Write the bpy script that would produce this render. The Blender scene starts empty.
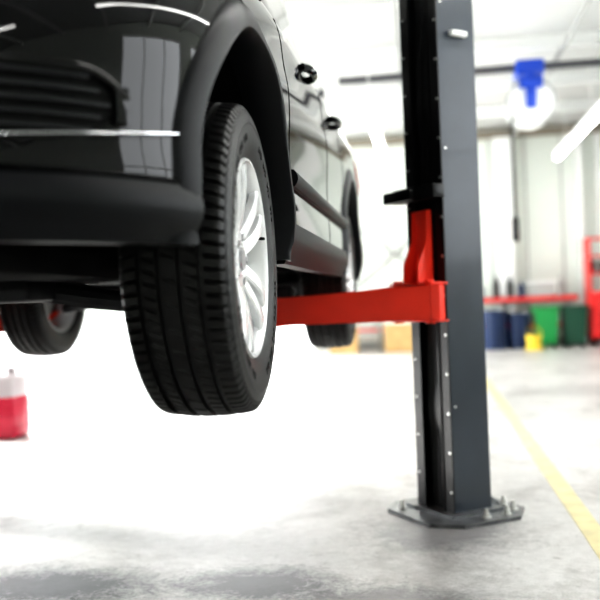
import bpy, bmesh, math, random
from mathutils import Vector, Matrix
random.seed(4)
S = bpy.context.scene
rad = math.radians

# ------------------------------------------------------------------ materials
def mat(name, col, rough=0.5, metal=0.0, coat=0.0, emit=None, estr=0.0, noise=0.0, nscale=8.0, bump=0.0, bscale=60.0, trans=0.0, spec=0.5):
    m = bpy.data.materials.new(name); m.use_nodes = True
    nt = m.node_tree; b = nt.nodes['Principled BSDF']
    c = (col[0], col[1], col[2], 1)
    b.inputs['Base Color'].default_value = c
    b.inputs['Roughness'].default_value = rough
    b.inputs['Metallic'].default_value = metal
    b.inputs['Coat Weight'].default_value = coat
    b.inputs['Coat Roughness'].default_value = 0.03
    b.inputs['Specular IOR Level'].default_value = spec
    b.inputs['Transmission Weight'].default_value = trans
    if emit:
        b.inputs['Emission Color'].default_value = (*emit, 1)
        b.inputs['Emission Strength'].default_value = estr
    if noise > 0 or bump > 0:
        tc = nt.nodes.new('ShaderNodeTexCoord')
        if noise > 0:
            n = nt.nodes.new('ShaderNodeTexNoise'); n.inputs['Scale'].default_value = nscale
            n.inputs['Detail'].default_value = 6
            nt.links.new(tc.outputs['Object'], n.inputs['Vector'])
            r = nt.nodes.new('ShaderNodeValToRGB')
            r.color_ramp.elements[0].position = 0.3; r.color_ramp.elements[1].position = 0.7
            r.color_ramp.elements[0].color = (col[0]*(1-noise), col[1]*(1-noise), col[2]*(1-noise), 1)
            r.color_ramp.elements[1].color = (min(1,col[0]*(1+noise)), min(1,col[1]*(1+noise)), min(1,col[2]*(1+noise)), 1)
            nt.links.new(n.outputs['Fac'], r.inputs['Fac'])
            nt.links.new(r.outputs['Color'], b.inputs['Base Color'])
        if bump > 0:
            n2 = nt.nodes.new('ShaderNodeTexNoise'); n2.inputs['Scale'].default_value = bscale
            nt.links.new(tc.outputs['Object'], n2.inputs['Vector'])
            bp = nt.nodes.new('ShaderNodeBump'); bp.inputs['Strength'].default_value = bump
            bp.inputs['Distance'].default_value = 0.002
            nt.links.new(n2.outputs['Fac'], bp.inputs['Height'])
            nt.links.new(bp.outputs['Normal'], b.inputs['Normal'])
    return m

M_paint = mat('black_car_paint', (0.001,0.001,0.002), 0.02, 0, 0.0, spec=0.44)
M_clad = mat('black_plastic_cladding', (0.006,0.007,0.009), 0.40, bump=0.2, bscale=400, spec=0.28)
M_under = mat('underbody_black', (0.003,0.003,0.003), 0.7, spec=0.2)
M_chrome = mat('chrome', (0.85,0.86,0.88), 0.08, 1.0)
M_glass = mat('tinted_glass', (0.01,0.012,0.012), 0.02, 0, 0.5)
M_lens = mat('lamp_lens', (0.7,0.72,0.75), 0.05, 0.4, 1.0)
M_redlens = mat('tail_lens', (0.4,0.01,0.01), 0.1, 0, 1.0)
M_rubber = mat('tyre_rubber', (0.0065,0.0065,0.007), 0.44, noise=0.15, nscale=30, bump=0.15, bscale=300, spec=0.45)
M_alloy = mat('alloy_silver', (0.95,0.96,0.97), 0.25, 0.25, 0.6)
M_steel = mat('brushed_steel', (0.42,0.42,0.43), 0.38, 0.9, noise=0.15, nscale=20)
M_dsteel = mat('dark_steel', (0.03,0.03,0.033), 0.5, 0.4, noise=0.3, nscale=12)
M_slate = mat('slate_powdercoat', (0.040,0.050,0.066), 0.28, 0.0, 0.2, noise=0.14, nscale=3)
M_black = mat('black_rubber_cover', (0.004,0.004,0.005), 0.32, bump=0.4, bscale=30, spec=0.42)
M_red = mat('red_lift_paint', (0.90,0.060,0.030), 0.38, 0, 0.2, noise=0.07, nscale=5)
M_zinc = mat('zinc_bolt', (0.75,0.75,0.73), 0.3, 0.7)
M_plate = mat('base_plate_paint', (0.17,0.175,0.18), 0.30, 0.5, noise=0.45, nscale=14)

# ------------------------------------------------------------------ helpers
def empty(name, loc=(0,0,0)):
    e = bpy.data.objects.new(name, None); e.location = loc
    e.empty_display_size = 0.2
    S.collection.objects.link(e); return e

def finish(name, bm, mats, parent=None, smooth=True, angle=35, loc=None, rot=None):
    bmesh.ops.recalc_face_normals(bm, faces=bm.faces[:])
    me = bpy.data.meshes.new(name); bm.to_mesh(me); bm.free()
    if not isinstance(mats, (list, tuple)): mats = [mats]
    for m in mats: me.materials.append(m)
    if smooth:
        for p in me.polygons: p.use_smooth = True
        me.set_sharp_from_angle(angle=rad(angle))
    o = bpy.data.objects.new(name, me); S.collection.objects.link(o)
    if parent: o.parent = parent
    if loc: o.location = loc
    if rot: o.rotation_euler = rot
    return o

def add_box(bm, lo, hi, M=None, bevel=0.0, mi=0):
    vs = [bm.verts.new((x,y,z)) for x in (lo[0],hi[0]) for y in (lo[1],hi[1]) for z in (lo[2],hi[2])]
    idx = [(0,1,3,2),(4,6,7,5),(0,4,5,1),(2,3,7,6),(0,2,6,4),(1,5,7,3)]
    fs = [bm.faces.new([vs[i] for i in f]) for f in idx]
    for f in fs: f.material_index = mi
    geo = vs
    if bevel > 0:
        es = list({e for f in fs for e in f.edges})
        r = bmesh.ops.bevel(bm, geom=es, offset=bevel, segments=2, affect='EDGES', profile=0.5)
        for f in r['faces']: f.material_index = mi
        geo = list({v for f in r['faces'] for v in f.verts} | {v for v in vs if v.is_valid})
    if M is not None:
        for v in geo: v.co = M @ v.co
    return geo

def add_cyl(bm, p0, p1, r0, r1=None, n=20, mi=0, cap=True):
    p0 = Vector(p0); p1 = Vector(p1); r1 = r0 if r1 is None else r1
    d = (p1-p0).normalized()
    a = Vector((0,0,1)) if abs(d.z) < 0.9 else Vector((1,0,0))
    x = d.cross(a).normalized(); y = d.cross(x)
    A = [bm.verts.new(p0 + (x*math.cos(t)+y*math.sin(t))*r0) for t in [2*math.pi*i/n for i in range(n)]]
    B = [bm.verts.new(p1 + (x*math.cos(t)+y*math.sin(t))*r1) for t in [2*math.pi*i/n for i in range(n)]]
    for i in range(n):
        f = bm.faces.new((A[i],A[(i+1)%n],B[(i+1)%n],B[i])); f.material_index = mi
    if cap:
        f = bm.faces.new(A[::-1]); f.material_index = mi
        f = bm.faces.new(B); f.material_index = mi

def add_prism(bm, pts, z0, z1, mi=0, M=None):
    A = [bm.verts.new((p[0],p[1],z0)) for p in pts]; B = [bm.verts.new((p[0],p[1],z1)) for p in pts]
    n = len(pts)
    for i in range(n):
        f = bm.faces.new((A[i],A[(i+1)%n],B[(i+1)%n],B[i])); f.material_index = mi
    f = bm.faces.new(A[::-1]); f.material_index = mi
    f = bm.faces.new(B); f.material_index = mi
    if M is not None:
        for v in A+B: v.co = M @ v.co

def add_tube(bm, pts, r, n=10, mi=0):
    pts = [Vector(p) for p in pts]
    rings = []
    for i,p in enumerate(pts):
        d = (pts[min(i+1,len(pts)-1)] - pts[max(i-1,0)]).normalized()
        a = Vector((0,0,1)) if abs(d.z) < 0.9 else Vector((1,0,0))
        x = d.cross(a).normalized(); y = d.cross(x)
        rings.append([bm.verts.new(p+(x*math.cos(2*math.pi*k/n)+y*math.sin(2*math.pi*k/n))*r) for k in range(n)])
    for a,b in zip(rings,rings[1:]):
        for k in range(n):
            f = bm.faces.new((a[k],a[(k+1)%n],b[(k+1)%n],b[k])); f.material_index = mi
    f = bm.faces.new(rings[0][::-1]); f.material_index = mi
    f = bm.faces.new(rings[-1]); f.material_index = mi

def add_lathe_x(bm, prof, n=48, mi=0, closed=False, center=(0,0,0)):
    c = Vector(center)
    rings = []
    for k in range(n):
        t = 2*math.pi*k/n
        rings.append([bm.verts.new(c+Vector((x, r*math.cos(t), r*math.sin(t)))) for x,r in prof])
    m = len(prof)
    for k in range(n):
        a = rings[k]; b = rings[(k+1)%n]
        for j in range(m if closed else m-1):
            f = bm.faces.new((a[j],a[(j+1)%m],b[(j+1)%m],b[j])); f.material_index = mi
    return rings

def lerp_tab(tab, x):
    if x <= tab[0][0]: return tab[0][1]
    for (x0,y0),(x1,y1) in zip(tab,tab[1:]):
        if x <= x1:
            t = (x-x0)/(x1-x0)
            return y0+(y1-y0)*t
    return tab[-1][1]
def smooth_tab(tab, x, w):
    return sum(lerp_tab(tab, x+w*k/4) for k in range(-4,5))/9

# ------------------------------------------------------------------ ROOM
PX0, PX1, Q0, Q1, H = -6.6, 5.5, -7.0, 17.0, 4.13

def floor_material():
    m = bpy.data.materials.new('polished_concrete'); m.use_nodes = True
    nt = m.node_tree; b = nt.nodes['Principled BSDF']; L = nt.links.new
    tc = nt.nodes.new('ShaderNodeTexCoord')
    def noise(sc,det,ro,dist=0):
        n = nt.nodes.new('ShaderNodeTexNoise'); n.inputs['Scale'].default_value=sc; n.inputs['Detail'].default_value=det
        n.inputs['Roughness'].default_value=ro; n.inputs['Distortion'].default_value=dist
        L(tc.outputs['Object'], n.inputs['Vector']); return n
    def ramp(n,p0,p1,c0,c1):
        r = nt.nodes.new('ShaderNodeValToRGB'); r.color_ramp.elements[0].position=p0; r.color_ramp.elements[1].position=p1
        r.color_ramp.elements[0].color=(*c0,1); r.color_ramp.elements[1].color=(*c1,1); L(n.outputs['Fac'], r.inputs['Fac']); return r
    n1=noise(0.9,8,0.6); n2=noise(18,8,0.7); n3=noise(160,3,0.5); n4=noise(1.7,10,0.72,0.6); n5=noise(5.5,10,0.8,1.2)
    r1=ramp(n1,0.35,0.6,(0.54,0.53,0.515),(0.66,0.655,0.64))
    r2=ramp(n2,0.3,0.62,(0.70,0.695,0.69),(1,1,1))
    r3=ramp(n3,0.3,0.5,(0.75,0.75,0.75),(1,1,1))
    r4=ramp(n4,0.32,0.50,(0.50,0.49,0.48),(1,1,1))
    r5=ramp(n5,0.30,0.44,(0.35,0.34,0.33),(1,1,1))
    prev=r1
    for r,f in ((r2,0.8),(r3,0.8),(r4,0.8),(r5,0.7)):
        mx=nt.nodes.new('ShaderNodeMixRGB'); mx.blend_type='MULTIPLY'; mx.inputs[0].default_value=f
        L(prev.outputs[0], mx.inputs[1]); L(r.outputs[0], mx.inputs[2]); prev=mx
    # oil / dirt stains soaked into the slab where cars stand and drip
    n6=noise(9,12,0.8,0.8); n7=noise(55,6,0.7)
    for (sx,sy,rx,ry,st) in ((-1.38,2.98,0.45,0.24,1.0),(-0.62,3.02,0.36,0.22,0.85),(-1.75,2.6,0.5,0.3,0.8),(-0.2,2.85,0.45,0.2,0.6),(0.02,3.72,0.40,0.36,0.6),(-1.2,1.6,0.6,0.6,0.5),(2.6,6.0,0.8,0.6,0.3),(1.7,9.0,0.9,0.7,0.25)):
        vm=nt.nodes.new('ShaderNodeVectorMath'); vm.operation='SUBTRACT'; vm.inputs[1].default_value=(sx,sy,0); L(tc.outputs['Object'],vm.inputs[0])
        vs=nt.nodes.new('ShaderNodeVectorMath'); vs.operation='MULTIPLY'; vs.inputs[1].default_value=(1/rx,1/ry,0); L(vm.outputs[0],vs.inputs[0])
        ln=nt.nodes.new('ShaderNodeVectorMath'); ln.operation='LENGTH'; L(vs.outputs[0],ln.inputs[0])
        inv=nt.nodes.new('ShaderNodeMapRange'); inv.inputs['From Min'].default_value=0.0; inv.inputs['From Max'].default_value=1.7; inv.inputs['To Min'].default_value=0.80; inv.inputs['To Max'].default_value=-0.1; L(ln.outputs['Value'],inv.inputs['Value'])
        ad=nt.nodes.new('ShaderNodeMath'); ad.operation='ADD'; L(inv.outputs[0],ad.inputs[0]); L(n6.outputs['Fac'],ad.inputs[1])
        ad2=nt.nodes.new('ShaderNodeMath'); ad2.operation='MULTIPLY_ADD'; ad2.inputs[1].default_value=0.5; L(n7.outputs['Fac'],ad2.inputs[0]); L(ad.outputs[0],ad2.inputs[2])
        fc=nt.nodes.new('ShaderNodeMapRange'); fc.inputs['From Min'].default_value=0.95; fc.inputs['From Max'].default_value=1.30; fc.inputs['To Max'].default_value=st; L(ad2.outputs[0],fc.inputs['Value'])
        mx=nt.nodes.new('ShaderNodeMixRGB'); mx.blend_type='MIX'; mx.inputs[2].default_value=(0.035,0.033,0.04,1)
        L(fc.outputs[0],mx.inputs[0]); L(prev.outputs[0],mx.inputs[1]); prev=mx
    L(prev.outputs[0], b.inputs['Base Color'])
    mr = nt.nodes.new('ShaderNodeMapRange'); mr.inputs['To Min'].default_value=0.25; mr.inputs['To Max'].default_value=0.5
    L(n2.outputs['Fac'], mr.inputs['Value']); L(mr.outputs[0], b.inputs['Roughness'])
    bp = nt.nodes.new('ShaderNodeBump'); bp.inputs['Strength'].default_value=0.15; bp.inputs['Distance'].default_value=0.004
    L(n2.outputs['Fac'], bp.inputs['Height']); L(bp.outputs[0], b.inputs['Normal'])
    return m
M_floor = floor_material()
M_wall = mat('wall_panel_white', (0.80,0.84,0.79), 0.6, noise=0.03, nscale=1)
M_ceil = mat('ceiling_white', (0.68,0.69,0.68), 0.7, noise=0.02, nscale=1)
M_trim = mat('trim_grey', (0.42,0.43,0.42), 0.5)
M_beam = mat('beam_taupe', (0.33,0.30,0.25), 0.5)
M_white = mat('white_metal', (0.92,0.93,0.92), 0.4)
M_yel = mat('yellow_paint', (0.85,0.65,0.08), 0.5)
M_line = mat('faded_line_paint', (0.66,0.59,0.34), 0.5, noise=0.14, nscale=9)
M_blue = mat('blue_paint', (0.01,0.07,0.50), 0.35, 0, 0.3)
M_navy = mat('navy_plastic', (0.015,0.035,0.10), 0.4)
M_green = mat('green_plastic', (0.03,0.34,0.10), 0.4)
M_redp = mat('red_enamel', (0.78,0.03,0.03), 0.35, 0, 0.3)
M_wood = mat('plywood', (0.62,0.42,0.2), 0.6, noise=0.12, nscale=6)
M_tube = mat('fluorescent_tube', (1,1,1), 0.5, emit=(1.0,0.99,0.96), estr=24)
M_ext = mat('exterior_concrete', (0.75,0.75,0.74), 0.8, noise=0.05, nscale=1)

def simple_box(name, lo, hi, m, bevel=0.0, parent=None):
    c = [(lo[i]+hi[i])/2 for i in range(3)]
    bm = bmesh.new(); add_box(bm, [lo[i]-c[i] for i in range(3)], [hi[i]-c[i] for i in range(3)], bevel=bevel)
    return finish(name, bm, m, parent, smooth=bevel>0, loc=c)

T = 0.2
bm = bmesh.new(); add_box(bm, (PX0-T,Q0-T,-0.2),(PX1+T,Q1+T,0)); finish('floor', bm, M_floor, smooth=False)
simple_box('ceiling', (PX0-T,Q0-T,H),(PX1+T,Q1+T,H+0.15), M_ceil)
simple_box('ground_outside', (-45,-45,-0.32),(45,60,-0.21), M_ext)

def wall(name, axis, pos, a0, a1, openings, out):
    bm = bmesh.new()
    def seg(u0,u1,z0,z1):
        if u1-u0<1e-4 or z1-z0<1e-4: return
        t0,t1 = sorted((pos,pos+out*T))
        if axis=='x': add_box(bm,(u0,t0,z0),(u1,t1,z1))
        else: add_box(bm,(t0,u0,z0),(t1,u1,z1))
    cur = a0
    for (u0,u1,z0,z1) in sorted(openings):
        seg(cur,u0,0,H); seg(u0,u1,0,z0); seg(u0,u1,z1,H); cur = u1
    seg(cur,a1,0,H)
    return finish(name,bm,M_wall,smooth=False)

back_open = [(-6.2,-2.2,0,3.7)]
left_open = [(4.75,9.6,0,3.7),(10.4,16.4,0,3.7)]  # first door is unseen, added so sun reaches the floor under the car
right_open = [(1.6,5.0,1.3,3.7),(5.8,10.2,1.3,3.7)]  # unseen windows, added to light the interior and the car side
front_open = [(1.2,3.4,2.9,3.7)]  # unseen window added behind the camera, kept small to limit bumper reflections
wall('wall_back','x',Q1,PX0-T,PX1+T,back_open,1)
wall('wall_front','x',Q0,PX0-T,PX1+T,front_open,-1)
wall('wall_left','y',PX0,Q0,Q1,left_open,-1)
wall('wall_right','y',PX1,Q0,Q1,right_open,1)

wn = 1
def window(axis,pos,op,door=False):
    global wn
    u0,u1,z0,z1 = op; f=0.06
    bm = bmesh.new()
    def b(ua,ub,za,zb):
        if axis=='x': add_box(bm,(ua,pos-0.05,za),(ub,pos+0.05,zb))
        else: add_box(bm,(pos-0.05,ua,za),(pos+0.05,ub,zb))
    b(u0,u0+f,z0,z1); b(u1-f,u1,z0,z1); b(u0+f,u1-f,z1-f,z1)
    if not door:
        b(u0+f,u1-f,z0,z0+f)
        n = max(2,int((u1-u0)/1.1))
        for i in range(1,n): u = u0+(u1-u0)*i/n; b(u-0.02,u+0.02,z0+f,z1-f)
        zm=(z0+z1)/2; b(u0+f,u1-f,zm-0.02,zm+0.02)
        finish('added_window_%d'%wn,bm,M_white,smooth=False)
    else:
        finish('door_%d'%wn,bm,M_white,smooth=False)
    wn += 1
for op in back_open: window('x',Q1+0.1,op,True)
for op in left_open: window('y',PX0-0.1,op,True)
for op in right_open: window('y',PX1+0.1,op)
for op in front_open: window('x',Q0-0.1,op)

bm = bmesh.new()
for i in range(12):
    p = -2.0+i*0.66
    add_box(bm,(p-0.012,Q1-0.012,0.1),(p+0.012,Q1,H-0.2))
finish('trim_1',bm,M_trim,smooth=False)
simple_box('trim_2',(PX0,Q1-0.12,H-0.2),(PX1,Q1,H-0.05),M_beam)
simple_box('baseboard_back',(-2.2,Q1-0.02,0),(PX1,Q1,0.12),M_trim)
simple_box('baseboard_right',(PX1-0.02,Q0,0),(PX1,Q1-0.02,0.12),M_trim)
bm = bmesh.new()
add_cyl(bm,(-1.6,Q1-0.06,2.6),(0.4,Q1-0.06,1.1),0.03,n=8)
add_cyl(bm,(-1.6,Q1-0.06,1.0),(0.4,Q1-0.06,2.6),0.03,n=8)
finish('wall_bracing',bm,M_trim)
bm = bmesh.new()
add_box(bm,(1.42,Q1-0.28,0),(1.62,Q1-0.02,H-0.22)); add_box(bm,(1.36,Q1-0.3,0),(1.68,Q1-0.26,H-0.22))
add_box(bm,(2.88,Q1-0.2,0),(2.98,Q1-0.02,H-0.22)); add_box(bm,(3.25,Q1-0.2,0),(3.32,Q1-0.02,H-0.22))
finish('wall_column',bm,M_white,smooth=False)
bm = bmesh.new()
for q in range(-5,17,2):
    add_box(bm,(PX0,q-0.06,H-0.16),(PX1,q+0.06,H-0.14)); add_box(bm,(PX0,q-0.01,H-0.14),(PX1,q+0.01,H))
finish('ceiling_joists',bm,M_white,smooth=False)
bm = bmesh.new()
for p,q0,q1 in ((2.9,8.0,16.8),(1.75,6.0,16.8),(-0.2,8.0,16.8)): add_cyl(bm,(p,q0,H-0.22),(p,q1,H-0.22),0.03,n=10)
finish('ceiling_conduit',bm,M_trim)

bm = bmesh.new(); add_box(bm,(0.60,0.6,0.0),(0.69,11.0,0.002)); finish('floor_marking_line',bm,M_line,smooth=False)

def fixture(p,q0,q1,z=3.28):
    e = empty('fluorescent_lamp',(p,(q0+q1)/2,z)); L=(q1-q0)/2
    bm = bmesh.new()
    add_box(bm,(-0.07,-L,0.035),(0.07,L,0.10),bevel=0.01)
    for y in (-L*0.7,0,L*0.7): add_cyl(bm,(0,y,0.1),(0,y,H-z),0.006,n=6)
    finish('housing',bm,M_white,e)
    bm = bmesh.new(); add_cyl(bm,(0,-L+0.02,0),(0,L-0.02,0),0.040,n=10); finish('tube',bm,M_tube,e)
fixture(2.34,9.2,15.5); fixture(2.34,1.0,7.6)
fixture(0.62,1.6,7.2)
for q in (-5.0,-3.2,-1.4,0.4): fixture(-3.4,q,q+1.2)  # this and the later fixtures are added to light the room and bodywork
for q in (-5.5,-3.7,-1.9): fixture(-1.2,q,q+1.2)
fixture(-5.2,3.0,8.0); fixture(-3.4,9.0,14.0); fixture(2.34,-5.5,-1.0)
fixture(-0.6,10.0,15.5)

# hoist rail + blue trolley + hose reel
hz = 3.80; hq=11.2
simple_box('hoist_rail',(-1.0,hq-0.04,hz-0.04),(3.1,hq+0.04,hz+0.04),mat('rail_grey',(0.10,0.10,0.11),0.5))
e = empty('hose_reel',(1.38,hq-0.02,3.33))
bm = bmesh.new()
add_cyl(bm,(0,-0.16,0),(0,-0.11,0),0.29,n=40); add_cyl(bm,(0,0.11,0),(0,0.16,0),0.29,n=40); add_cyl(bm,(0,-0.12,0),(0,0.12,0),0.2,n=32)
finish('reel_drum',bm,M_white,e)
bm = bmesh.new()
rr=[(0.29*math.cos(t),-0.165,0.29*math.sin(t)) for t in [2*math.pi*i/40 for i in range(41)]]
add_tube(bm,rr,0.016,n=8); add_cyl(bm,(0,-0.19,0),(0,-0.16,0),0.05,n=16)
finish('reel_rim',bm,M_trim,e)
bm = bmesh.new()
add_box(bm,(-0.17,-0.2,0.34),(0.17,0.2,0.52),bevel=0.02); add_box(bm,(-0.06,-0.22,-0.08),(0.06,-0.165,0.36),bevel=0.01)
add_box(bm,(-0.06,0.165,-0.08),(0.06,0.22,0.36),bevel=0.01); add_box(bm,(-0.14,-0.235,0.16),(0.14,-0.2,0.3),bevel=0.01)
finish('trolley_bracket',bm,M_blue,e)
bm = bmesh.new()
add_tube(bm,[(-0.22,0,-0.1),(-0.23,0,-0.3),(-0.23,0,-1.3),(-0.23,0,-1.45)],0.018); add_box(bm,(-0.27,-0.04,-1.7),(-0.19,0.04,-1.4),bevel=0.015)
finish('hanging_hose',bm,M_dsteel,e)
bm = bmesh.new(); add_cyl(bm,(3.5,9,3.72),(3.5,16.5,3.72),0.2,n=24)
for q in (10.5,12.5,14.5): add_cyl(bm,(3.5,q,3.72),(3.5,q+0.05,3.72),0.215,n=24)
for q in (10.0,13.0,16.0): add_cyl(bm,(3.5,q,3.9),(3.5,q,H),0.01,n=6)
finish('ventilation_duct',bm,M_steel)

# workbench along back wall
e = empty('workbench',(0.5,16.45,0))
bm = bmesh.new(); add_box(bm,(-2.6,-0.32,0.86),(2.2,0.32,0.90)); finish('worktop',bm,M_white,e,smooth=False)
bm = bmesh.new(); add_box(bm,(-2.6,-0.345,0.82),(2.2,-0.32,0.905))
add_box(bm,(-2.6,0.1,0.35),(2.2,0.14,0.4)); finish('front_rail',bm,M_redp,e,smooth=False)
bm = bmesh.new()
for x in (-2.5,-1.35,-0.1,1.0,2.1):
    for y in (-0.28,0.28): add_box(bm,(x-0.03,y-0.03,0),(x+0.03,y+0.03,0.86))
add_box(bm,(-2.5,-0.28,0.25),(2.1,0.28,0.28)); finish('legs',bm,M_trim,e,smooth=False)
def crate(name,c,s,m):
    e = empty(name,c); bm=bmesh.new(); x,y,z=s; t=0.015
    add_box(bm,(-x/2,-y/2,0),(x/2,y/2,t)); add_box(bm,(-x/2,-y/2,t),(-x/2+t,y/2,z)); add_box(bm,(x/2-t,-y/2,t),(x/2,y/2,z))
    add_box(bm,(-x/2+t,-y/2,t),(x/2-t,-y/2+t,z)); add_box(bm,(-x/2+t,y/2-t,t),(x/2-t,y/2,z))
    finish('bin_body',bm,m,e,smooth=False)
    bm=bmesh.new(); add_box(bm,(-x/2-.01,-y/2-.01,z-0.04),(x/2+.01,-y/2,z)); add_box(bm,(-x*0.3,-y*0.3,t),(x*0.3,y*0.3,z*0.9),bevel=0.02)
    finish('bin_contents',bm,M_white if m is not M_white else M_trim,e)
crate('storage_crate',(-1.5,15.85,0),(0.5,0.4,0.5),M_wood)
crate('storage_crate',(-0.45,15.85,0),(0.6,0.4,0.55),M_wood)
crate('parts_bin',(0.1,16.5,0.905),(0.4,0.3,0.22),M_white)
crate('parts_bin',(2.1,16.5,0.905),(0.5,0.3,0.28),M_trim)
crate('parts_bin',(-1.2,16.5,0.905),(0.4,0.3,0.25),M_navy)
e=empty('bench_vice',(1.0,16.35,0.905)); bm=bmesh.new()
add_box(bm,(-0.08,-0.08,0),(0.08,0.12,0.05),bevel=0.01); add_box(bm,(-0.06,-0.02,0.05),(0.06,0.1,0.2),bevel=0.01); add_box(bm,(-0.06,-0.12,0.1),(0.06,-0.06,0.2),bevel=0.01); add_cyl(bm,(0,-0.22,0.12),(0,0.0,0.12),0.02); add_cyl(bm,(-0.09,-0.2,0.12),(0.09,-0.2,0.12),0.008)
finish('vice_body',bm,M_navy,e)
def bottle(p,q,z,h,r,m):
    e=empty('spray_bottle',(p,q,z)); bm=bmesh.new()
    add_cyl(bm,(0,0,0),(0,0,h*0.7),r,n=16); add_cyl(bm,(0,0,h*0.7),(0,0,h*0.82),r,r*0.4,n=16); add_cyl(bm,(0,0,h*0.82),(0,0,h),r*0.4,n=12)
    finish('bottle_body',bm,m,e)
for i,(p,m) in enumerate([(0.55,M_redp),(0.68,M_blue),(1.3,M_dsteel),(1.75,M_navy),(-0.4,M_yel),(-0.25,M_redp),(-0.8,M_white),(2.45,M_trim),(1.55,M_dsteel)]):
    bottle(p,16.4,0.905,0.28+0.06*(i%3),0.055,m)
def drum(name,p,q,r,h,m,m2):
    e=empty(name,(p,q,0)); bm=bmesh.new()
    add_cyl(bm,(0,0,0),(0,0,h),r*0.96,n=28)
    for z in (0.0,h*0.33,h*0.66,h-0.03): add_cyl(bm,(0,0,z),(0,0,z+0.03),r,n=28)
    finish('drum_shell',bm,m,e)
    bm=bmesh.new(); add_cyl(bm,(r*0.5,0,h),(r*0.5,0,h+0.03),0.035,n=12); add_cyl(bm,(-r*0.5,0,h),(-r*0.5,0,h+0.02),0.02,n=12); finish('drum_bungs',bm,m2,e)
drum('oil_drum',1.2,15.7,0.21,0.68,M_navy,M_white); drum('oil_drum',1.62,15.75,0.20,0.62,M_navy,M_white)
def wheelie(name,p,q,m):
    e=empty(name,(p,q,0)); bm=bmesh.new()
    A=[(-.2,-.2),(.2,-.2),(.2,.2),(-.2,.2)]
    lo=[bm.verts.new((x*0.8,y*0.8,0.06)) for x,y in A]; hi=[bm.verts.new((x,y,0.66)) for x,y in A]
    for i in range(4): bm.faces.new((lo[i],lo[(i+1)%4],hi[(i+1)%4],hi[i]))
    bm.faces.new(lo[::-1]); bm.faces.new(hi)
    add_box(bm,(-.23,-.23,.66),(.23,.22,.72),bevel=0.02); add_cyl(bm,(-.2,.25,.68),(.2,.25,.68),.015,n=8)
    finish('bin_shell',bm,m,e)
    bm=bmesh.new(); add_cyl(bm,(-.18,.17,.07),(-.13,.17,.07),.07); add_cyl(bm,(.13,.17,.07),(.18,.17,.07),.07); add_cyl(bm,(-.13,.17,.07),(.13,.17,.07),.01)
    add_box(bm,(-.15,-.16,0),(-.1,-.1,.07)); add_box(bm,(.1,-.16,0),(.15,-.1,.07)); finish('bin_wheels',bm,M_dsteel,e)
wheelie('waste_bin',2.08,15.8,M_green); wheelie('waste_bin',2.56,15.8,mat('dark_green_plastic',(0.02,0.09,0.055),0.4))
e=empty('mop_bucket',(1.80,15.2,0)); bm=bmesh.new(); add_cyl(bm,(0,0,0.05),(0,0,0.26),0.11,0.14); add_box(bm,(-.13,-.12,.0),(.13,.12,.05),bevel=0.01); add_tube(bm,[(-.14,0,.25),(-.1,0,.36),(0,0,.40),(.1,0,.36),(.14,0,.25)],.008); finish('bucket_body',bm,M_yel,e)
e=empty('tool_cabinet',(3.24,16.0,0)); bm=bmesh.new()
add_box(bm,(-.4,-.3,.12),(.4,.3,.95),bevel=.02)
for i in range(5): add_box(bm,(-.37,-.325,.17+i*.155),(.37,-.3,.3+i*.155),bevel=.008)
add_box(bm,(-.4,-.25,.95),(-.36,.24,1.9)); add_box(bm,(.36,-.25,.95),(.4,.24,1.9))
for z in (1.25,1.55,1.86): add_box(bm,(-.36,-.25,z),(.36,.24,z+.035))
finish('cabinet_body',bm,M_redp,e)
bm=bmesh.new()
for i in range(5): add_cyl(bm,(-.25,-.345,.25+i*.155),(.25,-.345,.25+i*.155),.01,n=8)
for x in (-.33,.33):
    for y in (-.22,.22): add_cyl(bm,(x-.02,y,.06),(x+.02,y,.06),.06); add_box(bm,(x-.03,y-.03,.06),(x+.03,y+.03,.13))
for i in range(5): add_cyl(bm,(-.28+i*.13,0,1.285),(-.28+i*.13,0,1.5),.04,n=12)
finish('handles_and_castors',bm,M_dsteel,e)
M_pink=mat('pink_coolant_plastic',(0.58,0.025,0.07),0.25,0,0.3); M_natural=mat('natural_plastic',(0.55,0.50,0.52),0.35)
e=empty('coolant_canister',(-3.36,6.50,0)); bm=bmesh.new()
add_box(bm,(-.17,-.15,0),(.17,.15,.34),bevel=.035)
for z in (0.08,0.17,0.26): add_box(bm,(-.174,-.154,z),(.174,.154,z+.012),bevel=.004)
finish('fluid_body',bm,M_pink,e)
bm=bmesh.new(); add_box(bm,(-.165,-.145,.30),(.165,.145,.50),bevel=.04)
add_cyl(bm,(.09,0,.49),(.09,0,.56),.04,n=16); add_tube(bm,[(-.13,0,.48),(-.12,0,.58),(-.02,0,.59),(.0,0,.48)],.018); finish('canister_top',bm,M_natural,e)
bm=bmesh.new(); pts=[(-3.45+0.09*i,7.3+0.06*math.sin(i*1.1),0.008) for i in range(6)]
add_tube(bm,pts,0.006,n=8); finish('garden_hose',bm,M_green)

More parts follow.
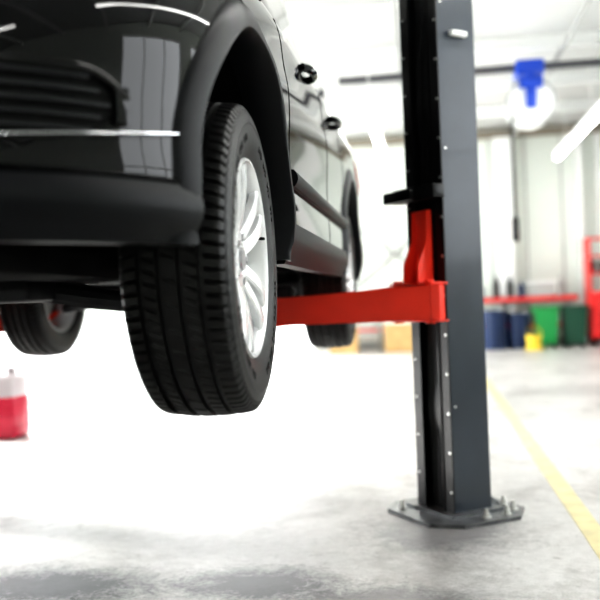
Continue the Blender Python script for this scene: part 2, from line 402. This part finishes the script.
# ------------------------------------------------------------------ CAR
HW, LEN, ZB = 0.95, 4.55, 1.12
car = empty('car',(-1.325,1.113,0))
def plan():
    pts=[]
    af,nf=0.85,2.4; ar,nr=0.42,2.6
    for i in range(81):
        ph=math.pi/2*i/80
        pts.append((HW*math.sin(ph)**(2/nf), af*(1-math.cos(ph)**(2/nf)) if i<80 else af))
    for i in range(1,171): pts.append((HW, af+(LEN-af-ar)*i/170))
    for i in range(1,61):
        ph=math.pi/2*(1-i/60)
        pts.append((HW*math.sin(ph)**(2/nr) if i<60 else 0, LEN-ar*(1-math.cos(ph)**(2/nr))))
    return pts
raw=plan()
acc=[0]
for a,b in zip(raw,raw[1:]): acc.append(acc[-1]+math.hypot(b[0]-a[0],b[1]-a[1]))
NT=300; PL=[]; SL=[]
j=0
for i in range(NT+1):
    s=acc[-1]*i/NT
    while j<len(acc)-2 and acc[j+1]<s: j+=1
    t=(s-acc[j])/max(1e-9,acc[j+1]-acc[j]); t=min(1,max(0,t))
    PL.append((raw[j][0]+(raw[j+1][0]-raw[j][0])*t, raw[j][1]+(raw[j+1][1]-raw[j][1])*t)); SL.append(s)
STOT=acc[-1]
def plan_at(s):
    f=max(0,min(NT-1e-6,s/STOT*NT)); i=int(f); t=f-i
    a,b=PL[i],PL[i+1]
    p=(a[0]+(b[0]-a[0])*t,a[1]+(b[1]-a[1])*t)
    def tang(k):
        k0=max(0,k-2); k1=min(NT,k+2)
        return (PL[k1][0]-PL[k0][0],PL[k1][1]-PL[k0][1])
    ta,tb=tang(i),tang(i+1)
    tx,ty=ta[0]*(1-t)+tb[0]*t,ta[1]*(1-t)+tb[1]*t
    if s<=1e-9: tx,ty=1,0
    if s>=STOT-1e-6: tx,ty=-1,0
    L=math.hypot(tx,ty); return p,(ty/L,-tx/L)
def s_of_u(u):
    for i in range(NT):
        if PL[i+1][0]>=u: 
            t=(u-PL[i][0])/(PL[i+1][0]-PL[i][0]); return SL[i]+(SL[i+1]-SL[i])*t
def s_of_v(v):
    for i in range(NT):
        if PL[i+1][1]>=v:
            t=(v-PL[i][1])/max(1e-9,PL[i+1][1]-PL[i][1]); return SL[i]+(SL[i+1]-SL[i])*t
    return STOT
TOP=[(0,1.70),(0.3,1.76),(0.9,1.84),(1.4,1.89),(3.0,1.93),(4.2,1.96),(4.55,1.93)]
INS=[(0,.030),(.04,.012),(.1,0.002),(.2,0),(.3,.006),(.42,.006),(.55,0),(.66,0),(.74,.012),(.86,.020),(.93,.035),(.975,.06),(1,.10)]
def Htop(v): return smooth_tab(TOP,v,0.15)
def surf(s,z,off=0.0):
    (u,v),(nu,nv)=plan_at(s)
    h=Htop(v); t=(z-ZB)/(h-ZB); tt=max(0,min(1,t))
    ins=smooth_tab(INS,tt,0.03)+max(0,-nv)**1.5*0.12*tt*tt*tt+max(0,nv)*0.05*tt
    d=off-ins
    uu=u+nu*d
    return Vector((max(0,uu),v+nv*d,z))
def side_u(v,z,off=0): return surf(s_of_v(v),z,off).x

def car_body():
    bm=bmesh.new(); rings=[]; NZ=30; MC=12
    for i in range(NT+1):
        (u,v),n=plan_at(SL[i]); h=Htop(v)
        R=[surf(SL[i],ZB+(h-ZB)*(k/NZ)) for k in range(NZ+1)]
        if i in(0,NT):
            for q in R: q.x=0
        ring=[q.copy() for q in R]
        top=R[-1]
        for k in range(1,MC):
            x=1-2*k/MC; cr=0.055*(1-x*x)*min(1,top.x/0.5)
            ring.append(Vector((top.x*x,top.y,top.z+cr)))
        ring+= [Vector((-q.x,q.y,q.z)) for q in reversed(R)]
        b0=R[0]
        for k in range(1,MC):
            x=-1+2*k/MC; ring.append(Vector((b0.x*x,b0.y,b0.z)))
        rings.append([bm.verts.new(q) for q in ring])
    m=len(rings[0])
    for a,b in zip(rings,rings[1:]):
        for k in range(m): bm.faces.new((a[k],a[(k+1)%m],b[(k+1)%m],b[k]))
    bmesh.ops.remove_doubles(bm,verts=bm.verts[:],dist=0.0004)
    o=finish('body_shell',bm,M_paint,None,angle=40)
    cut=bmesh.new()
    for vv in (0.92,3.57):
        for sg in (1,-1):
            add_cyl(cut,(sg*0.52,vv,1.21),(sg*1.2,vv,1.21),0.425,n=72)
    c=finish('cutter',cut,M_under)
    o.data.materials.append(M_under)
    md=o.modifiers.new('b','BOOLEAN'); md.operation='DIFFERENCE'; md.object=c; md.solver='EXACT'
    try: md.material_mode='TRANSFER'
    except Exception: pass
    dg=bpy.context.evaluated_depsgraph_get()
    me=bpy.data.meshes.new_from_object(o.evaluated_get(dg)); o.modifiers.clear()
    o.data=me; me.set_sharp_from_angle(angle=rad(40))
    bpy.data.objects.remove(c); o.parent=car
    return o
car_body()

def patch(name,s0,s1,zlo,zhi,off,m,thick=0.02,ns=24,nz=4,bulge=0.0,both=True):
    bm=bmesh.new()
    for sg in ((1,-1) if both else (1,)):
        O=[];I=[]
        for i in range(ns+1):
            f=i/ns; s=s0+(s1-s0)*f
            a=zlo(f) if callable(zlo) else zlo; b=zhi(f) if callable(zhi) else zhi
            ro=[];ri=[]
            for k in range(nz+1):
                g=k/nz; z=a+(b-a)*g
                w=off+bulge*(1-(2*g-1)**2)
                p=surf(s,z,w); q=surf(s,z,w-thick)
                p.x*=sg;q.x*=sg
                ro.append(bm.verts.new(p)); ri.append(bm.verts.new(q))
            O.append(ro);I.append(ri)
        for i in range(ns):
            for k in range(nz):
                bm.faces.new((O[i][k],O[i+1][k],O[i+1][k+1],O[i][k+1])); bm.faces.new((I[i][k],I[i][k+1],I[i+1][k+1],I[i+1][k]))
            bm.faces.new((O[i][0],I[i][0],I[i+1][0],O[i+1][0])); bm.faces.new((O[i][nz],O[i+1][nz],I[i+1][nz],I[i][nz]))
        for i in (0,ns):
            for k in range(nz): bm.faces.new((O[i][k],O[i][k+1],I[i][k+1],I[i][k]))
    bmesh.ops.remove_doubles(bm,verts=bm.verts[:],dist=1e-5)
    return finish(name,bm,m,car,angle=50)
SV=s_of_v; SU=s_of_u
patch('front_bumper_cladding',0.0,SV(0.50),1.112,1.222,0.006,M_clad,0.05,60,8,0.016)
patch('sill_cladding',SV(1.345),SV(3.145),1.105,1.225,0.006,M_clad,0.05,40,6,0.012)
patch('rear_bumper_cladding',SV(4.0),STOT,1.105,1.40,0.006,M_clad,0.05,40,6,0.01)
patch('door_moulding',SV(1.42),SV(3.08),1.335,1.385,0.012,M_clad,0.02,30,5,0.012)
def fz_lo(f): return 1.283+0.055*max(0,(f-0.8)/0.2)**2
def fz_hi(f): return 1.400-0.040*max(0,(f-0.8)/0.2)**2
patch('fog_grille_recess',SU(0.46),SU(0.815),fz_lo,fz_hi,0.002,M_under,0.01,30,2)
M_slat = mat('grille_slat_plastic', (0.02,0.022,0.025), 0.4)
for i in range(5):
    z=1.297+i*0.0225
    patch('fog_grille_slat',SU(0.47),SU(0.805-0.012*abs(i-2)),z,z+0.005,0.008,M_slat,0.008,24,1)
patch('fog_surround_upper',SU(0.45),SU(0.825),lambda f:fz_hi(f)-0.004,lambda f:fz_hi(f)+0.010,0.010,M_paint,0.02,30,3,0.003)
patch('fog_surround_end',SU(0.810),SU(0.826),1.315,1.38,0.010,M_paint,0.02,4,3,0.003)
patch('bumper_chrome_strip',SU(0.30),SU(0.880),lambda f:1.262+0.05*f**2,lambda f:1.2695+0.048*f**2,0.012,M_chrome,0.02,50,3,0.003)
patch('bumper_crease',0.0,SV(0.48),1.223,1.232,0.004,M_paint,0.02,50,2,0.004)
patch('main_grille',0.0,SU(0.42),1.40,1.60,0.004,M_under,0.01,20,2)
for i in range(4):
    z=1.415+i*0.043; patch('main_grille_bar',0.0,SU(0.41),z,z+0.014,0.016,M_chrome,0.015,20,2,0.004)
patch('headlight',SU(0.50),SV(0.50),lambda f:1.58+0.03*f,lambda f:1.66+0.07*f,0.006,M_lens,0.015,30,4,0.006)
patch('tail_light',SV(4.18),STOT-0.55,1.62,1.84,0.006,M_redlens,0.015,20,4,0.006)
for nm,v in (('door_gap_front',1.42),('door_gap_mid',2.42),('door_gap_rear',3.1)):
    patch(nm,SV(v),SV(v)+0.006,1.23,1.86,0.0012,M_under,0.002,1,20)
def handle(v,z):
    bm=bmesh.new()
    for sg in (1,-1):
        pts=[]
        for i in range(9):
            f=i/8; vv=v+0.19*f; o=0.002+0.028*math.sin(math.pi*f)**0.5
            p=Vector((side_u(vv,z,o),vv,z)); p.x*=sg; pts.append(p)
        add_tube(bm,pts,0.015,n=10)
    finish('door_handle',bm,M_paint,car)
handle(1.93,1.82); handle(2.80,1.81)
bm=bmesh.new()
for sg in (1,-1):
    M=Matrix.Translation((sg*1.03,1.52,2.07)); add_box(bm,(-.11,-.07,-.08),(.11,.07,.08),M=M,bevel=.035)
    add_cyl(bm,(sg*0.84,1.55,1.96),(sg*0.97,1.53,2.02),.03,n=10)
finish('door_mirrors',bm,M_paint,car)
def flare(vc):
    bm=bmesh.new(); zc=1.21; n=60
    prof=[(0.420,-0.09),(0.418,0.008),(0.424,0.016),(0.445,0.017),(0.472,0.011),(0.486,0.000),(0.486,-0.02)]
    a0=-rad(13)
    for sg in (1,-1):
        rings=[]
        for i in range(n+1):
            a=a0+(math.pi-2*a0)*i/n
            ring=[]
            for r,o in prof:
                v=vc-r*math.cos(a); z=max(1.112,zc+r*math.sin(a))
                u=side_u(v,max(z,1.14),o)
                ring.append(bm.verts.new((sg*u,v,z)))
            rings.append(ring)
        for a,b in zip(rings,rings[1:]):
            for k in range(len(prof)-1): bm.faces.new((a[k],a[k+1],b[k+1],b[k]))
        bm.faces.new(rings[0]); bm.faces.new(rings[-1][::-1])
    finish('wheel_arch_flare',bm,M_clad,car,angle=50)
flare(0.92); flare(3.57)

def greenhouse():
    bm=bmesh.new(); ZR=[(1.15,1.84),(1.35,1.99),(2.05,2.42),(2.35,2.48),(2.8,2.52),(3.5,2.50),(4.1,2.43),(4.32,2.36),(4.50,1.90)]
    vs=[1.15+ (4.48-1.15)*i/110 for i in range(111)]
    rings=[]; NZ=14; MC=10; zb=1.80
    for v in vs:
        zr=smooth_tab(ZR,v,0.05); zr=max(zr,zb+0.02)
        end=min(1,max(0,(v-1.15)/0.5)); rear=min(1,max(0,(4.52-v)/0.5))
        shrink=0.06*(1-end)**2+0.10*(1-rear)**2
        def w(z): return 0.875-max(0,(z-1.9))*0.30-0.10*max(0,(z-2.3))-shrink
        side=[]
        for k in range(NZ+1):
            z=zb+(zr-0.03-zb)*k/NZ; side.append((w(z),z))
        wt=w(zr)-0.03
        R=[Vector((a,v,z)) for a,z in side]+[Vector((wt,v,zr-0.008)),Vector((wt-0.05,v,zr))]
        ring=[q for q in R]
        for k in range(1,MC):
            x=1-2*k/MC; ring.append(Vector(((wt-0.05)*x,v,zr+0.03*(1-x*x)*min(1,(zr-zb)/0.4))))
        ring+=[Vector((-q.x,q.y,q.z)) for q in reversed(R)]
        rings.append([bm.verts.new(q) for q in ring])
    m=len(rings[0])
    for a,b in zip(rings,rings[1:]):
        for k in range(m):
            f=bm.faces.new((a[k],a[(k+1)%m],b[(k+1)%m],b[k]))
            c=f.calc_center_median()
            v,z,u=c.y,c.z,abs(c.x)
            zr=smooth_tab(ZR,v,0.05)
            g=False
            if k!=m-1:
                if u>0.66 and 1.96<z<zr-0.07 and z<2.38 and 1.62<v<4.15 and not(2.42<v<2.50) and not(3.28<v<3.36): g=True
                if v<2.0 and z>zr-0.03 and u<(0.80-(z-1.9)*0.3): g=True
                if v>4.34 and 2.0<z<2.3 and u<0.55: g=True
            if g: f.material_index=1
    bm.faces.new(rings[0]); bm.faces.new(rings[-1])
    finish('cabin',bm,[M_paint,M_glass],car,angle=40)
greenhouse()
bm=bmesh.new()
for sg in (1,-1):
    pts=[(sg*0.635,2.3,2.47),(sg*0.635,2.4,2.525),(sg*0.635,3.2,2.565),(sg*0.625,3.9,2.50),(sg*0.62,4.02,2.43)]
    add_tube(bm,pts,0.014,n=8)
finish('roof_rails',bm,M_dsteel,car)

bm=bmesh.new()
add_box(bm,(-.60,.20,1.065),(.60,1.30,1.125),bevel=.015)
add_box(bm,(-.52,1.30,1.075),(.52,4.2,1.122),bevel=.01)
add_box(bm,(-.30,1.6,1.03),(-.08,3.0,1.08),bevel=.02)
finish('splash_shield',bm,M_under,car)
bm=bmesh.new()
add_box(bm,(-.45,.72,1.02),(.45,1.05,1.07),bevel=.015)
add_box(bm,(-.62,3.42,1.0),(.62,3.56,1.08),bevel=.02)
for sg in (1,-1):
    for vv in (0.92,3.57):
        add_tube(bm,[(sg*.38,vv-.05,1.05),(sg*.55,vv,1.02),(sg*.70,vv,1.0)],.026)
        add_tube(bm,[(sg*.38,vv+.22,1.05),(sg*.55,vv+.1,1.02),(sg*.70,vv,1.0)],.022)
        add_cyl(bm,(sg*.40,vv,1.10),(sg*.74,vv,1.105),.02)
        add_cyl(bm,(sg*.68,vv,1.0),(sg*.58,vv,1.60),.025); 
        add_tube(bm,[(sg*(.60)+.055*math.cos(t*.9),vv+.055*math.sin(t*.9),1.30+.012*t) for t in range(24)],.008,n=6)
        add_cyl(bm,(sg*.66,vv,1.105),(sg*.76,vv,1.105),.07)
finish('suspension',bm,M_dsteel,car)
bm=bmesh.new()
add_tube(bm,[(.15,.9,1.06),(.18,1.4,1.05),(.18,3.0,1.05),(.2,3.2,1.04),(.3,3.8,1.06)],.03)
add_cyl(bm,(-.35,4.02,1.05),(.35,4.02,1.05),.10,n=20); add_tube(bm,[(.35,4.05,1.05),(.5,4.15,1.05),(.55,4.5,1.06)],.03)
finish('exhaust',bm,M_dsteel,car)

def tyre_mesh():
    bm=bmesh.new(); P=88; K=5; n=P*K
    xs=[]
    base=[-.101,-.094,-.086,-.078,-.070]
    g=[-.062,-.021,.021,.062]
    for c in g: xs+= [c-.0068,c-.0052,c+.0052,c+.0068]
    xs+=[-.048,-.034,-.008,.008,.034,.048]+base+[-b for b in base]
    xs=sorted(xs)
    prof=[]
    side=[(.085,.226),(.094,.229),(.103,.240),(.104,.243),(.110,.255),(.1155,.275),(.1175,.295),(.1165,.315),(.1175,.317),(.1165,.319),(.113,.336),(.109,.346),(.1055,.3525)]
    for x,r in side: prof.append((x,r,0 if r<.34 else 3))
    for x in reversed(xs):
        r=.370-.9*x*x-(0.002 if abs(x)>.1 else 0)
        t=1
        for c in g:
            if abs(x-c)<.006: r-=.010; t=0
        if abs(x)>.0690: t=2
        prof.append((x,r,t))
    for x,r in reversed(side): prof.append((-x,r,0 if r<.34 else 3))
    m=len(prof); rings=[]
    for k in range(n):
        ring=[]
        for x,r,t in prof:
            th=2*math.pi*k/n
            if t==1:
                th+=x*1.2
                if k%K==0 and abs(x)>.028: r=r-.0045
                if k%(2*K)==0 and abs(x)<.016: r=r-.003
            elif t==2:
                th+=math.copysign(.067,x)*1.2+(abs(x)-.067)*.5
                if k%K==0: r=r-.007
            elif t==3:
                th+=math.copysign(.067,x)*1.2+.02
                if k%K==0: r=r-.003; x=x-math.copysign(.003,x)
            ring.append(bm.verts.new((x,r*math.cos(th),r*math.sin(th))))
        rings.append(ring)
    for k in range(n):
        a=rings[k]; b=rings[(k+1)%n]
        for j in range(m-1): bm.faces.new((a[j],a[j+1],b[j+1],b[j]))
    for i in range(26):
        if i%13 in (5,6,11,12): continue
        a0=2*math.pi*i/26
        for (da,w,h) in ((0,.045,.016),(.06,.02,.016),(.11,.04,.016)):
            a=a0+da; rr=.288
            M=Matrix.Rotation(a,4,'X')@Matrix.Translation((.1172,0,rr))
            add_box(bm,(-.002,-w*.10,-h/2),(.0012,w*.10,h/2),M=M)
    bmesh.ops.recalc_face_normals(bm,faces=bm.faces[:])
    me=bpy.data.meshes.new('tyre'); bm.to_mesh(me); bm.free(); me.materials.append(M_rubber)
    for p in me.polygons: p.use_smooth=True
    me.set_sharp_from_angle(angle=rad(28)); return me
def rim_mesh():
    bm=bmesh.new()
    prof=[(.092,.232),(.101,.238),(.106,.236),(.106,.231),(.099,.224),(.090,.219),(.070,.214),(.02,.203),(-.05,.200),(-.09,.212),(-.105,.234),(-.10,.236),(-.085,.220),(-.05,.208),(.02,.210),(.07,.222)]
    add_lathe_x(bm,prof,96,0,closed=True)
    hub=[(.030,.0001),(.030,.070),(.066,.074),(.078,.066),(.080,.040),(.076,.036),(.076,.0001)]
    add_lathe_x(bm,hub,48,0)
    def spoke(a_h,a_r,w_h,w_r):
        st=[]
        N=10
        for i in range(N+1):
            f=i/N; r=.050+(.222-.050)*f; a=a_h+(a_r-a_h)*f
            w=w_h+(w_r-w_h)*f+0.006*(f**4); xo=.072+.030*math.sin(f*math.pi*.55); d=.034-.012*f
            if f>.85: w+=.02*(f-.85)/.15
            c=Vector((0,math.cos(a)*r,math.sin(a)*r)); tdir=Vector((0,-math.sin(a),math.cos(a)))
            sec=[(xo-d,-w*.42),(xo-.006,-w*.5),(xo,-w*.36),(xo+.001,0),(xo,w*.36),(xo-.006,w*.5),(xo-d,w*.42)]
            st.append([bm.verts.new(c+tdir*t+Vector((x,0,0))) for x,t in sec])
        m=7
        for a_,b_ in zip(st,st[1:]):
            for k in range(m): bm.faces.new((a_[k],a_[(k+1)%m],b_[(k+1)%m],b_[k]))
        bm.faces.new(st[0]); bm.faces.new(st[-1][::-1])
    for i in range(5):
        a=2*math.pi*i/5+.35
        spoke(a-.28,a-.17,.036,.026); spoke(a+.28,a+.17,.036,.026)
    for i in range(5):
        a=2*math.pi*i/5+.35+math.pi/5
        add_cyl(bm,(.05,.055*math.cos(a),.055*math.sin(a)),(.083,.055*math.cos(a),.055*math.sin(a)),.010,n=6,mi=1)
    add_cyl(bm,(.07,0,0),(.084,0,0),.030,.027,n=32,mi=1)
    add_cyl(bm,(.085,.212,.0),(.105,.205,.0),.004,n=8,mi=2)
    bmesh.ops.recalc_face_normals(bm,faces=bm.faces[:])
    me=bpy.data.meshes.new('alloy_rim'); bm.to_mesh(me); bm.free()
    for m_ in (M_alloy,M_steel,M_under): me.materials.append(m_)
    for p in me.polygons: p.use_smooth=True
    me.set_sharp_from_angle(angle=rad(38)); return me
def brake_mesh():
    bm=bmesh.new()
    add_cyl(bm,(.0,0,0),(.022,0,0),.155,n=48); add_cyl(bm,(.02,0,0),(.035,0,0),.075,n=32)
    bmesh.ops.recalc_face_normals(bm,faces=bm.faces[:])
    me=bpy.data.meshes.new('brake_disc'); bm.to_mesh(me); bm.free(); me.materials.append(M_steel); return me
def caliper_mesh():
    bm=bmesh.new(); add_box(bm,(-.03,.09,-.07),(.05,.175,.07),bevel=.015)
    me=bpy.data.meshes.new('brake_caliper'); bm.to_mesh(me); bm.free(); me.materials.append(M_dsteel); return me
TM,RM,BM_,CM=tyre_mesh(),rim_mesh(),brake_mesh(),caliper_mesh()
for nm,sg,vv,z,steer in (('wheel_front_left',1,.92,1.103,1.5),('wheel_front_right',-1,.92,1.103,1.5),('wheel_rear_left',1,3.57,1.105,0),('wheel_rear_right',-1,3.57,1.105,0)):
    h=bpy.data.objects.new(nm,None); S.collection.objects.link(h); h.parent=car
    h.location=(sg*.816,vv,z); h.rotation_euler=(0,0,rad(steer)+(0 if sg>0 else math.pi))
    for me in (TM,RM,BM_,CM):
        o=bpy.data.objects.new(nm+'_'+me.name,me); S.collection.objects.link(o); o.parent=h
        if me in (TM,RM): o.rotation_euler=(rad(17 if vv<1 else 50),0,0)

# ------------------------------------------------------------------ LIFT
lift=empty('car_lift',(0,0,0))
ANG=rad(38.2); CC=Vector((.098,4.072,0)); COLH=3.75; MID=-1.325
def build_post(mir):
    base=Matrix.Translation(CC)@Matrix.Rotation(ANG,4,'Z')
    F=Matrix.Translation((2*MID,0,0))@Matrix.Scale(-1,4,(1,0,0)) if mir else Matrix.Identity(4)
    sfx='_right' if mir else '_left'
    def out(name,bm,m,local=True,angle=35):
        X=F@base if local else F
        bmesh.ops.transform(bm,matrix=X,verts=bm.verts[:])
        return finish(name+sfx,bm,m,lift,angle=angle)
    hx,hy=.105,.13
    bm=bmesh.new(); t=.008; z0=.02
    add_box(bm,(hx-t,-hy,z0),(hx,hy,COLH)); 
    add_box(bm,(-hx,-hy,z0),(hx-t,-hy+t,COLH)); add_box(bm,(-hx,hy-t,z0),(hx-t,hy,COLH))
    out('column',bm,M_slate)
    bm=bmesh.new()
    add_box(bm,(-hx-.006,-hy-.0,z0),(-hx,-hy+.065,COLH)); add_box(bm,(-hx-.006,hy-.065,z0),(-hx,hy,COLH))
    add_box(bm,(-hx-.012,-hy+.060,z0),(-hx-.004,-hy+.066,COLH)); 
    add_box(bm,(-hx-.012,hy-.066,z0),(-hx-.004,hy-.060,COLH))
    out('column_lips',bm,M_black)
    bm=bmesh.new(); 
    n=140; row=[]
    for i in range(n+1):
        z=z0+(COLH-z0)*i/n; w=.005*math.sin(z*9.0)+.003*math.sin(z*23)
        row.append([bm.verts.new((-hx+.02+w+(.012 if abs(y)<.03 else 0),y+.006*math.sin(z*7),z)) for y in (-.075,-.05,-.028,-.02,.02,.028,.05,.075)])
    for a,b in zip(row,row[1:]):
        for k in range(7): bm.faces.new((a[k],a[k+1],b[k+1],b[k]))
    out('curtain',bm,M_black)
    bm=bmesh.new(); add_box(bm,(-hx+.03,.0,.02),(-hx+.045,.02,COLH-.1)); add_cyl(bm,(.02,-.03,.02),(.02,-.03,COLH-.1),.02); out('lifting_chain',bm,M_dsteel)
    bm=bmesh.new(); z=.12
    while z<COLH-.1:
        add_cyl(bm,(-hx-.010,-hy+.012,z),(-hx-.004,-hy+.012,z),.0065,n=8)
        add_cyl(bm,(-hx-.010,hy-.022,z+.06),(-hx-.004,hy-.022,z+.06),.0045,n=8)
        z+=.175
    for z in (.5,1.65,2.3): add_cyl(bm,(-.085,-hy-.005,z),(-.085,-hy+.002,z),.005,n=8)
    out('column_bolts',bm,M_zinc)
    bm=bmesh.new()
    pts=[(-.17,-.27),(.12,-.30),(.25,-.19),(.27,.13),(.19,.25),(-.14,.27),(-.25,.18),(-.28,-.16)]
    add_prism(bm,pts,0,.016); add_prism(bm,[(-.15,-.17),(.15,-.17),(.17,.17),(-.15,.17)],.016,.028)
    for y in (-.09,.09):
        a=[bm.verts.new((hx,y-.006,.028)),bm.verts.new((hx+.09,y-.006,.020)),bm.verts.new((hx,y-.006,.09))]
        b=[bm.verts.new((v.co.x,y+.006,v.co.z)) for v in a]
        bm.faces.new(a); bm.faces.new(b[::-1])
        for i in range(3): bm.faces.new((a[i],a[(i+1)%3],b[(i+1)%3],b[i]))
    out('base_plate',bm,M_plate,angle=20)
    bm=bmesh.new()
    for x,y in ((-.01,-.225),(.10,-.235),(.18,-.19),(.215,-.09),(.22,.06),(.0,.215),(-.20,.14)):
        add_cyl(bm,(x,y,.016),(x,y,.021),.022,n=16); add_cyl(bm,(x,y,.021),(x,y,.037),.015,n=6); add_cyl(bm,(x,y,.037),(x,y,.054),.009,n=10)
    out('anchor_bolts',bm,M_zinc)
    bm=bmesh.new()
    add_box(bm,(-hx-.035,-.120,.88),(-hx-.008,.120,1.06),bevel=.006)
    add_box(bm,(-hx-.03,-.055,1.06),(-hx-.008,.055,1.385),bevel=.004)
    for y in (-.055,.045):
        a=[bm.verts.new((-hx-.03,y,1.04)),bm.verts.new((-hx-.10,y,1.04)),bm.verts.new((-hx-.095,y,1.14)),bm.verts.new((-hx-.045,y,1.24)),bm.verts.new((-hx-.04,y,1.38)),bm.verts.new((-hx-.03,y,1.38))]
        b=[bm.verts.new((v.co.x,y+.012,v.co.z)) for v in a]
        bm.faces.new(a); bm.faces.new(b[::-1])
        for i in range(6): bm.faces.new((a[i],a[(i+1)%6],b[(i+1)%6],b[i]))
    add_box(bm,(-hx-.11,-.15,1.046),(-hx-.01,.15,1.056),bevel=.002)
    add_box(bm,(-hx-.11,-.15,.882),(-hx-.01,.15,.890),bevel=.002)
    out('carriage',bm,M_red)
    bm=bmesh.new(); add_box(bm,(-hx-.075,-.15,1.425),(-hx-.008,.15,1.49),bevel=.006); add_box(bm,(-hx-.10,-.02,1.43),(-hx-.03,.19,1.48),bevel=.006)
    out('carriage_bumper',bm,M_black)
    bm=bmesh.new()
    pv=[base@Vector((-hx-.085,-.115,0)),base@Vector((-hx-.085,.115,0))]
    for p in pv: add_cyl(bm,(p.x,p.y,.875),(p.x,p.y,1.068),.022,n=20)
    out('pivot_pins',bm,M_red,local=False)
    def arm(p,tgt,nm):
        d=Vector((tgt[0]-p.x,tgt[1]-p.y,0)); L=d.length; a=math.atan2(d.y,d.x)
        M=Matrix.Translation((p.x,p.y,0))@Matrix.Rotation(a,4,'Z')
        bm=bmesh.new()
        L1=L*.80
        def hexa(x0,x1,w0,w1,za0,za1,zb0,zb1,bev=.005):
            vs=[bm.verts.new(M@Vector(c)) for c in ((x0,-w0,za0),(x0,w0,za0),(x0,w0,za1),(x0,-w0,za1),(x1,-w1,zb0),(x1,w1,zb0),(x1,w1,zb1),(x1,-w1,zb1))]
            fs=[bm.faces.new([vs[i] for i in f]) for f in ((0,1,2,3),(7,6,5,4),(0,4,5,1),(1,5,6,2),(2,6,7,3),(3,7,4,0))]
            bmesh.ops.bevel(bm,geom=list({e for f in fs for e in f.edges}),offset=bev,segments=2,affect='EDGES')
        hexa(-.02,L1,.058,.055,.893,1.043,.882,1.012)
        hexa(-.055,-.02,.05,.058,.893,1.043,.893,1.043,.003)
        hexa(L1*.75,L,.044,.044,.897,.985,.897,.985)
        hexa(L1-.02,L1+.01,.058,.058,.878,1.014,.878,1.014,.003)
        e=M@Vector((L-.0,0,0)); add_cyl(bm,(e.x,e.y,.897),(e.x,e.y,.99),.055,n=28)
        out(nm,bm,M_red,local=False)
        bm=bmesh.new(); add_cyl(bm,(e.x,e.y,.985),(e.x,e.y,1.07),.028,n=20); add_cyl(bm,(e.x,e.y,1.07),(e.x,e.y,1.085),.062,n=28)
        out(nm+'_screw',bm,M_dsteel,local=False)
        bm=bmesh.new(); add_cyl(bm,(e.x,e.y,1.085),(e.x,e.y,1.106),.058,n=28); out(nm+'_pad',bm,M_black,local=False)
    if mir: arm(pv[0],(-.47,3.95),'front_arm'); arm(pv[1],(-.47,4.85),'rear_arm')
    else: arm(pv[0],(-.86,4.09),'front_arm'); arm(pv[1],(-.72,5.05),'rear_arm')
build_post(False); build_post(True)
bm=bmesh.new(); add_box(bm,(2*MID-.106-.1,4.0,COLH),(.106+.1,4.14,COLH+.1),bevel=.01); finish('overhead_crossbeam',bm,M_slate,lift)
bm=bmesh.new()
Mx=Matrix.Translation(CC)@Matrix.Rotation(ANG,4,'Z')
add_box(bm,(-.045,-.16,2.15),(.045,-.13,2.175),M=Mx,bevel=.005); finish('limit_switch',bm,M_white,lift)

# ------------------------------------------------------------------ SUN, WORLD, CAMERA
sl=bpy.data.lights.new('sun','SUN'); sl.energy=11; sl.angle=rad(14); sl.color=(1,0.98,0.95)
so=bpy.data.objects.new('sun',sl); S.collection.objects.link(so); so.location=(-20,10,15)
d=Vector((math.cos(rad(-14))*math.cos(rad(29)),math.sin(rad(-14))*math.cos(rad(29)),-math.sin(rad(29))))
so.rotation_euler=d.to_track_quat('-Z','Y').to_euler()
w=bpy.data.worlds.new('sky'); w.use_nodes=True; S.world=w
bg=w.node_tree.nodes['Background']; bg.inputs['Color'].default_value=(0.95,0.98,1.0,1); bg.inputs['Strength'].default_value=5.0
cam=bpy.data.cameras.new('camera'); co=bpy.data.objects.new('camera',cam); S.collection.objects.link(co)
cam.lens=52.2; cam.sensor_width=36; cam.clip_start=.05
R=Matrix.Rotation(rad(8.2),4,'Z')@Matrix.Rotation(rad(90),4,'X')@Matrix.Rotation(rad(-2.2),4,'Z')
co.matrix_world=Matrix.Translation((0,0,1.0))@R
cam.dof.use_dof=True; cam.dof.focus_distance=2.5; cam.dof.aperture_fstop=1.9
S.camera=co
S.view_settings.view_transform='Standard'; S.view_settings.exposure=-0.27
for lk in ('High Contrast','Medium High Contrast','None'):
    try:
        S.view_settings.look=lk; print('LOOK',lk); break
    except Exception as ex: print(ex)
